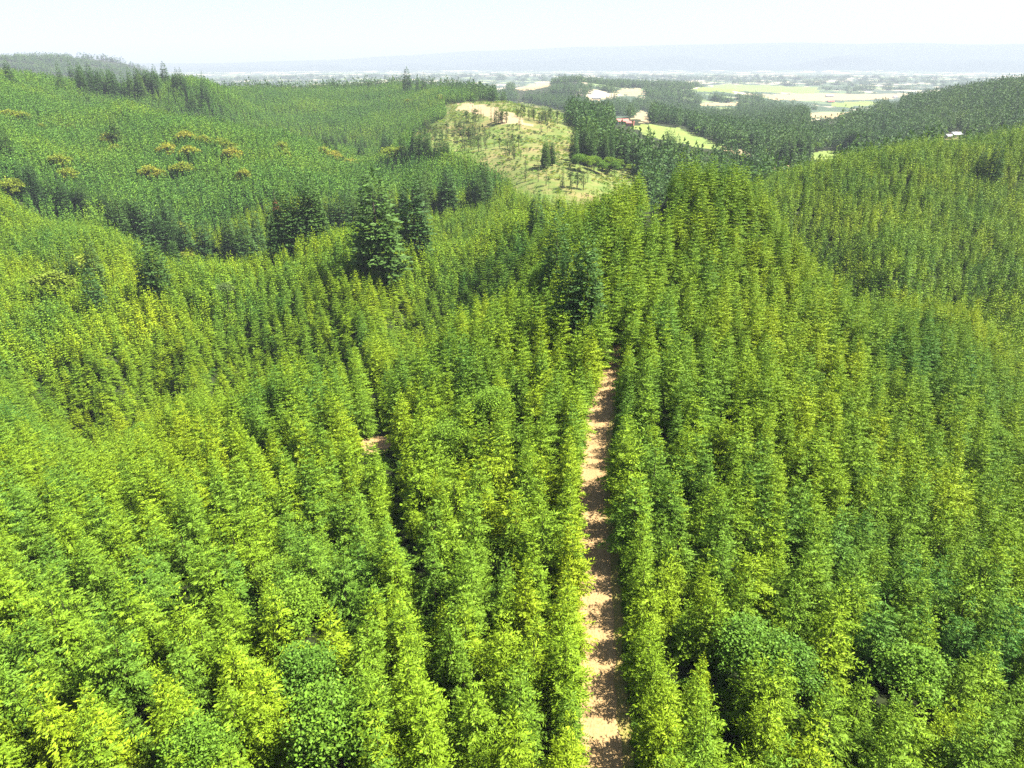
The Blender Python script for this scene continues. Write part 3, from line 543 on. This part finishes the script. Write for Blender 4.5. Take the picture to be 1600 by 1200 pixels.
# close stand, planted in rows that follow the road: row number counted outwards from the road edge
SP = 3.9; recs = []
def trail_x(Y): return -7.5 - (Y - 48.0) * 0.268
for side, nrow in ((-1, 26), (1, 48), (-2, 46)):   # -1 rows beside the road, +1 rows right of it, -2 rows left of the trail gap
    for row in range(nrow):
        ys = np.arange(-30, 235, SP * (.8 if row == 0 else .97)) + g.uniform(0, SP); ys = ys + g.normal(0, .75, len(ys)); jx = g.normal(0, .3 + .42 * min(row, 2), len(ys))
        if side == -2: X = trail_x(ys) - 2.2 - row * SP * 1.0 + jx * (1 + 1.2 * (row > 1))
        else: X = (road_x(ys)) + side * ((5.1 if side > 0 else 4.2) * np.interp(ys, [0, 110, 145, 230], [1, .9, .42, .36]) + row * SP) + jx
        q = np.stack([X, ys, np.full(len(ys), side), np.full(len(ys), row)], 1)
        if side == -1: q = q[q[:, 0] > trail_x(ys) + 2.1]
        if side == -2: q = q[X < road_x(ys) - 5.3]
        recs.append(q)
near = np.concatenate(recs)
def seg_dist(X, Y, pts):
    d = np.full(np.shape(X), 1e9)
    for (ax_, ay_), (bx_, by_) in zip(pts[:-1], pts[1:]):
        vx, vy = bx_ - ax_, by_ - ay_; t = np.clip(((X - ax_) * vx + (Y - ay_) * vy) / (vx * vx + vy * vy), 0, 1); d = np.minimum(d, np.hypot(X - ax_ - t * vx, Y - ay_ - t * vy))
    return d
def keep(X, Y):
    k = np.abs(X - road_x(Y)) > 3.5 * np.interp(Y, [0, 110, 145, 230], [1, .9, .42, .36])
    k &= ~((np.abs(X - GLADE[0] - (GLADE[1] - Y) * .2) < 4.0) & (Y < GLADE[1] + 4.5) & (Y > GLADE[1] - 19))
    for sx0, sy0, sr in spots: k &= np.hypot(X - sx0, Y - sy0) > sr
    return k
NEARR = 200.0
nr = np.hypot(near[:, 0], near[:, 1]); kk = keep(near[:, 0], near[:, 1]) & (nr < NEARR) & (g.uniform(0, 1, len(near)) > .05 + .05 * (noise(near[:, 0], near[:, 1], 17) > .6)) & (near[:, 1] > -30)
near = near[kk]
X, Y = jgrid(-1500, 1100, 0, 1500, 4.15, 4.15, .35, .9, g); r = np.hypot(X, Y); ph = np.degrees(np.arctan2(X, Y))
px = 800 + F * np.tan(np.radians(ph)) * 1.02
k = (np.abs(ph) < 43) & (r < rmax_young(px)) & (r > NEARR - 1.5) & (X - road_x(Y) > -1e9)
k &= ~((np.abs(X - road_x(Y)) < 4.6) & (Y < 300))
for nm in ZN:
    for poly in ZN[nm]: k &= ~inpoly(X, Y, poly)
fk = r > 400
zz = height(X, Y)
for hh in (4., 9.):
    p1, p2, _ = project(X, Y, zz + hh)
    for poly in PXZ['clear'] + PXZ['straw'][:1]: k &= ~(fk & inpoly(p1, p2, poly))
# thin farther out where single stems melt together
k &= (g.uniform(0, 1, len(X)) < np.clip(1.06 - (r - 700) / 1500, .55, 1))
X, Y = X[k], Y[k]
for sx0, sy0, sr in spots:
    m_ = np.hypot(X - sx0, Y - sy0) > sr; X, Y = X[m_], Y[m_]
mid = np.stack([X, Y], 1)
# choose the 300 that show largest
nz_ = height(near[:, 0], near[:, 1]); hs = (near[:, 3] < 2) * (near[:, 2] == 1) * np.interp(near[:, 1], [40, 48, 56, 62, 70, 75, 88, 93, 104, 112, 122, 130], [.05, .0, -.15, .0, -.22, .2, .2, -.15, -.05, .05, -.15, .0]) + .03 * (near[:, 3] < 2) * (near[:, 2] == 1) + .28 * np.exp(-((near[:, 0] - 30) / 16) ** 2 - ((near[:, 1] - 192) / 34) ** 2) + .1 * np.exp(-((near[:, 0] - 62) / 30) ** 2 - ((near[:, 1] - 215) / 40) ** 2) + .70 + .46 * g.uniform(0, 1, len(near)) ** .8 + .07 * noise(near[:, 0], near[:, 1], 22); ws = hs * g.uniform(.88, 1.14, len(near))
ex = np.abs(near[:, 0] - road_x(near[:, 1])) < 6.5
pxx, pyy, dep = project(near[:, 0], near[:, 1], nz_ + 9.5 * hs)
vis = (pxx > 8) & (pxx < 1592) & (pyy > 8) & (pyy < 1190)
order = [i for i in np.argsort(dep - 1e6 * vis)][:298]; sel = np.zeros(len(near), bool); sel[order] = True; sel &= vis
tick = {}
names = {-1: 'left of the road', 1: 'right of the road', -2: 'left of the trail gap'}
rowidx = {}
for i in np.where(sel)[0]: rowidx.setdefault((near[i, 2], near[i, 3]), []).append(i)
rank = {}
for key, L_ in rowidx.items():
    for n_, i in enumerate(sorted(L_, key=lambda j: near[j, 1])): rank[i] = n_ + 1
for i in np.where(sel)[0]:
    side, row = int(near[i, 2]), int(near[i, 3]); s = hs[i]
    size = 'tall' if s > 1.0 else ('short' if s < .92 else 'young')
    lab = '%s green fir, %s %s, %s from the bottom' % (size, 'edge row' if row == 0 else ordw(row + 1) + ' row', names[side], ordw(rank[i]))
    tree('young_fir', (near[i, 0], near[i, 1], nz_[i] - .25), YC[g.integers(8)], YT[g.integers(3)], lab, 'fir tree', 'young firs nearest the camera', (ws[i], ws[i], s))
rest = near[~sel]; rz_ = nz_[~sel]; rs = hs[~sel]; rw = ws[~sel]
mz = height(mid[:, 0], mid[:, 1]); ms_ = .74 + .38 * g.uniform(0, 1, len(mid)) + .07 * noise(mid[:, 0], mid[:, 1], 40)
pts = np.concatenate([np.stack([rest[:, 0], rest[:, 1], rz_ - .25], 1), np.stack([mid[:, 0], mid[:, 1], mz - .25], 1)])
scl = np.concatenate([np.stack([rw, rw, rs], 1), np.stack([ms_ * g.uniform(.9, 1.1, len(ms_)), ms_ * g.uniform(.9, 1.1, len(ms_)), ms_], 1)])
rad = np.hypot(pts[:, 0], pts[:, 1]); nk = len(pts)
idx = np.where(rad < 260, g.integers(0, 8, nk), np.where((rad < 520) | (rad < 700) & (pts[:, 0] > 0), 8 + g.integers(0, 6, nk), 14 + g.integers(0, 5, nk)))
scl[rad > 520, :2] *= 1.05
scatter('fir_plantation', pts, g.uniform(0, 6.28, nk), scl, idx, YC + YM + YF, ('unbroken plantation of young green firs covering the hills', 'forest'))
print('NEAR', len(near), 'SEL', int(sel.sum()), 'MID', len(mid))
# valley woods beyond
def wood(r0, r1, sp, thr, seed):
    g = np.random.default_rng(seed); n_ = int(2 * math.radians(43) * .5 * (r1 * r1 - r0 * r0) / (sp * sp)); r = np.sqrt(g.uniform(r0 * r0, r1 * r1, n_)); a = g.uniform(-math.radians(43), math.radians(43), n_)
    X, Y = r * np.sin(a), r * np.cos(a); px = 800 + F * np.tan(a) * 1.02; k = r > rmax_young(px) + 5
    for nm in ZN:
        for poly in ZN[nm]: k &= ~inpoly(X, Y, poly)
    zz = height(X, Y); 
    for hh in (4., 11., 18., 25.):
        p1, p2, _ = project(X, Y, zz + hh)
        for nm in PXZ:
            for poly in PXZ[nm]: k &= ~inpoly(p1, p2, poly)
        for poly in PXH: k &= ~inpoly(p1, p2, poly)
    k &= noise(X, Y, 330) * .6 + noise(X + 500, Y, 130) * .35 > thr
    return X[k], Y[k]
W1 = wood(400, 2300, 8.0, -9, 1); W2 = wood(2300, 4300, 13.0, -.02, 2); W3 = wood(4300, 9500, 32.0, .5, 3)
X = np.concatenate([W1[0], W2[0], W3[0]]); Y = np.concatenate([W1[1], W2[1], W3[1]]); r = np.hypot(X, Y); k = np.ones(len(X), bool)
for sx0, sy0, sr in spots: k &= np.hypot(X - sx0, Y - sy0) > sr
X, Y, r = X[k], Y[k], r[k]; nk = len(X)
patch = noise(X, Y, 500); s = (.72 + .3 * g.uniform(0, 1, nk) + .14 * patch) * np.where(r > 4300, 1.15, 1); wsc = s * np.where(r > 4300, 3.2, np.where(r > 2300, 1.6, 1.05))
idx = np.where(g.uniform(0, 1, nk) < .09 + .1 * (noise(X, Y, 170) > .7), 4 + g.integers(0, 2, nk), g.integers(0, 4, nk))
scatter('valley_forest', np.stack([X, Y, height(X, Y) - .5], 1), g.uniform(0, 6.28, nk), np.stack([wsc, wsc, s], 1), idx, MF + FB, ('dark conifer woods filling the valley between the fields', 'forest'))
print('VALLEY', nk)
# shrubs on the logged slope, undergrowth by the road
def in_clear(n_, seed):
    g = np.random.default_rng(seed); poly = np.array(ZN['clear'][0]); lo, hi = poly.min(0), poly.max(0); X = g.uniform(lo[0], hi[0], n_); Y = g.uniform(lo[1], hi[1], n_)
    k = inpoly(X, Y, ZN['clear'][0]) & (noise(X, Y, 60) > -.5)
    for p_ in ZN['straw']: k &= ~inpoly(X, Y, p_)
    return X[k], Y[k]
X, Y = in_clear(26000, 4); nk = len(X); s = g.uniform(.35, 1.25, nk)
scatter('slope_shrubs', np.stack([X, Y, height(X, Y) - .1], 1), g.uniform(0, 6.28, nk), np.stack([s, s, s], 1), g.integers(0, 3, nk), SH, ('low shrubs and seedlings dotting the logged slope', 'shrubs'))
ys = g.uniform(20, 200, 2600); sd_ = g.choice([-1, 1], 2600); X = road_x(ys) + sd_ * (3.1 + np.abs(g.normal(0, 1.1, 2600)))
r2 = np.sqrt(g.uniform(30 ** 2, 300 ** 2, 26000)); a2 = g.uniform(-.85, .85, 26000); X2, Y2 = r2 * np.sin(a2), r2 * np.cos(a2); k2 = (np.abs(X2 - road_x(Y2)) > 3.6) & (np.hypot(X2 - GLADE[0], Y2 - GLADE[1]) > 4.5)
X = np.concatenate([X, X2[k2]]); ys = np.concatenate([ys, Y2[k2]]); nk = len(X); s = g.uniform(.3, .8, nk) * np.where(np.arange(nk) < 2600, 1, 1.5)
scatter('undergrowth', np.stack([X, ys, height(X, ys)], 1), g.uniform(0, 6.28, nk), np.stack([s, s, s * .8], 1), (g.uniform(0, 1, nk) < .3).astype(int), US, ('yellow-green undergrowth lining the dirt road and filling gaps between firs', 'undergrowth'))

# ------------------------------------------------------------------ haze
V, Fc = [], []; box(V, Fc, -26000, 26000, -26000, 26000, -130, 820)
me = bpy.data.meshes.new('haze'); me.from_pydata(V, [], Fc); hz = link(bpy.data.objects.new('haze', me)); tag(hz, 'pale blue summer haze over the valley', 'haze', None, 'stuff')
m = bpy.data.materials.new('haze_air'); m.use_nodes = True; n = m.node_tree; n.nodes.clear(); ou = n.nodes.new('ShaderNodeOutputMaterial'); pv = n.nodes.new('ShaderNodeVolumePrincipled')
pv.inputs['Color'].default_value = (.53, .59, .69, 1); pv.inputs['Density'].default_value = 0.9e-4; pv.inputs['Anisotropy'].default_value = 0.0
n.links.new(pv.outputs[0], ou.inputs['Volume']); me.materials.append(m)
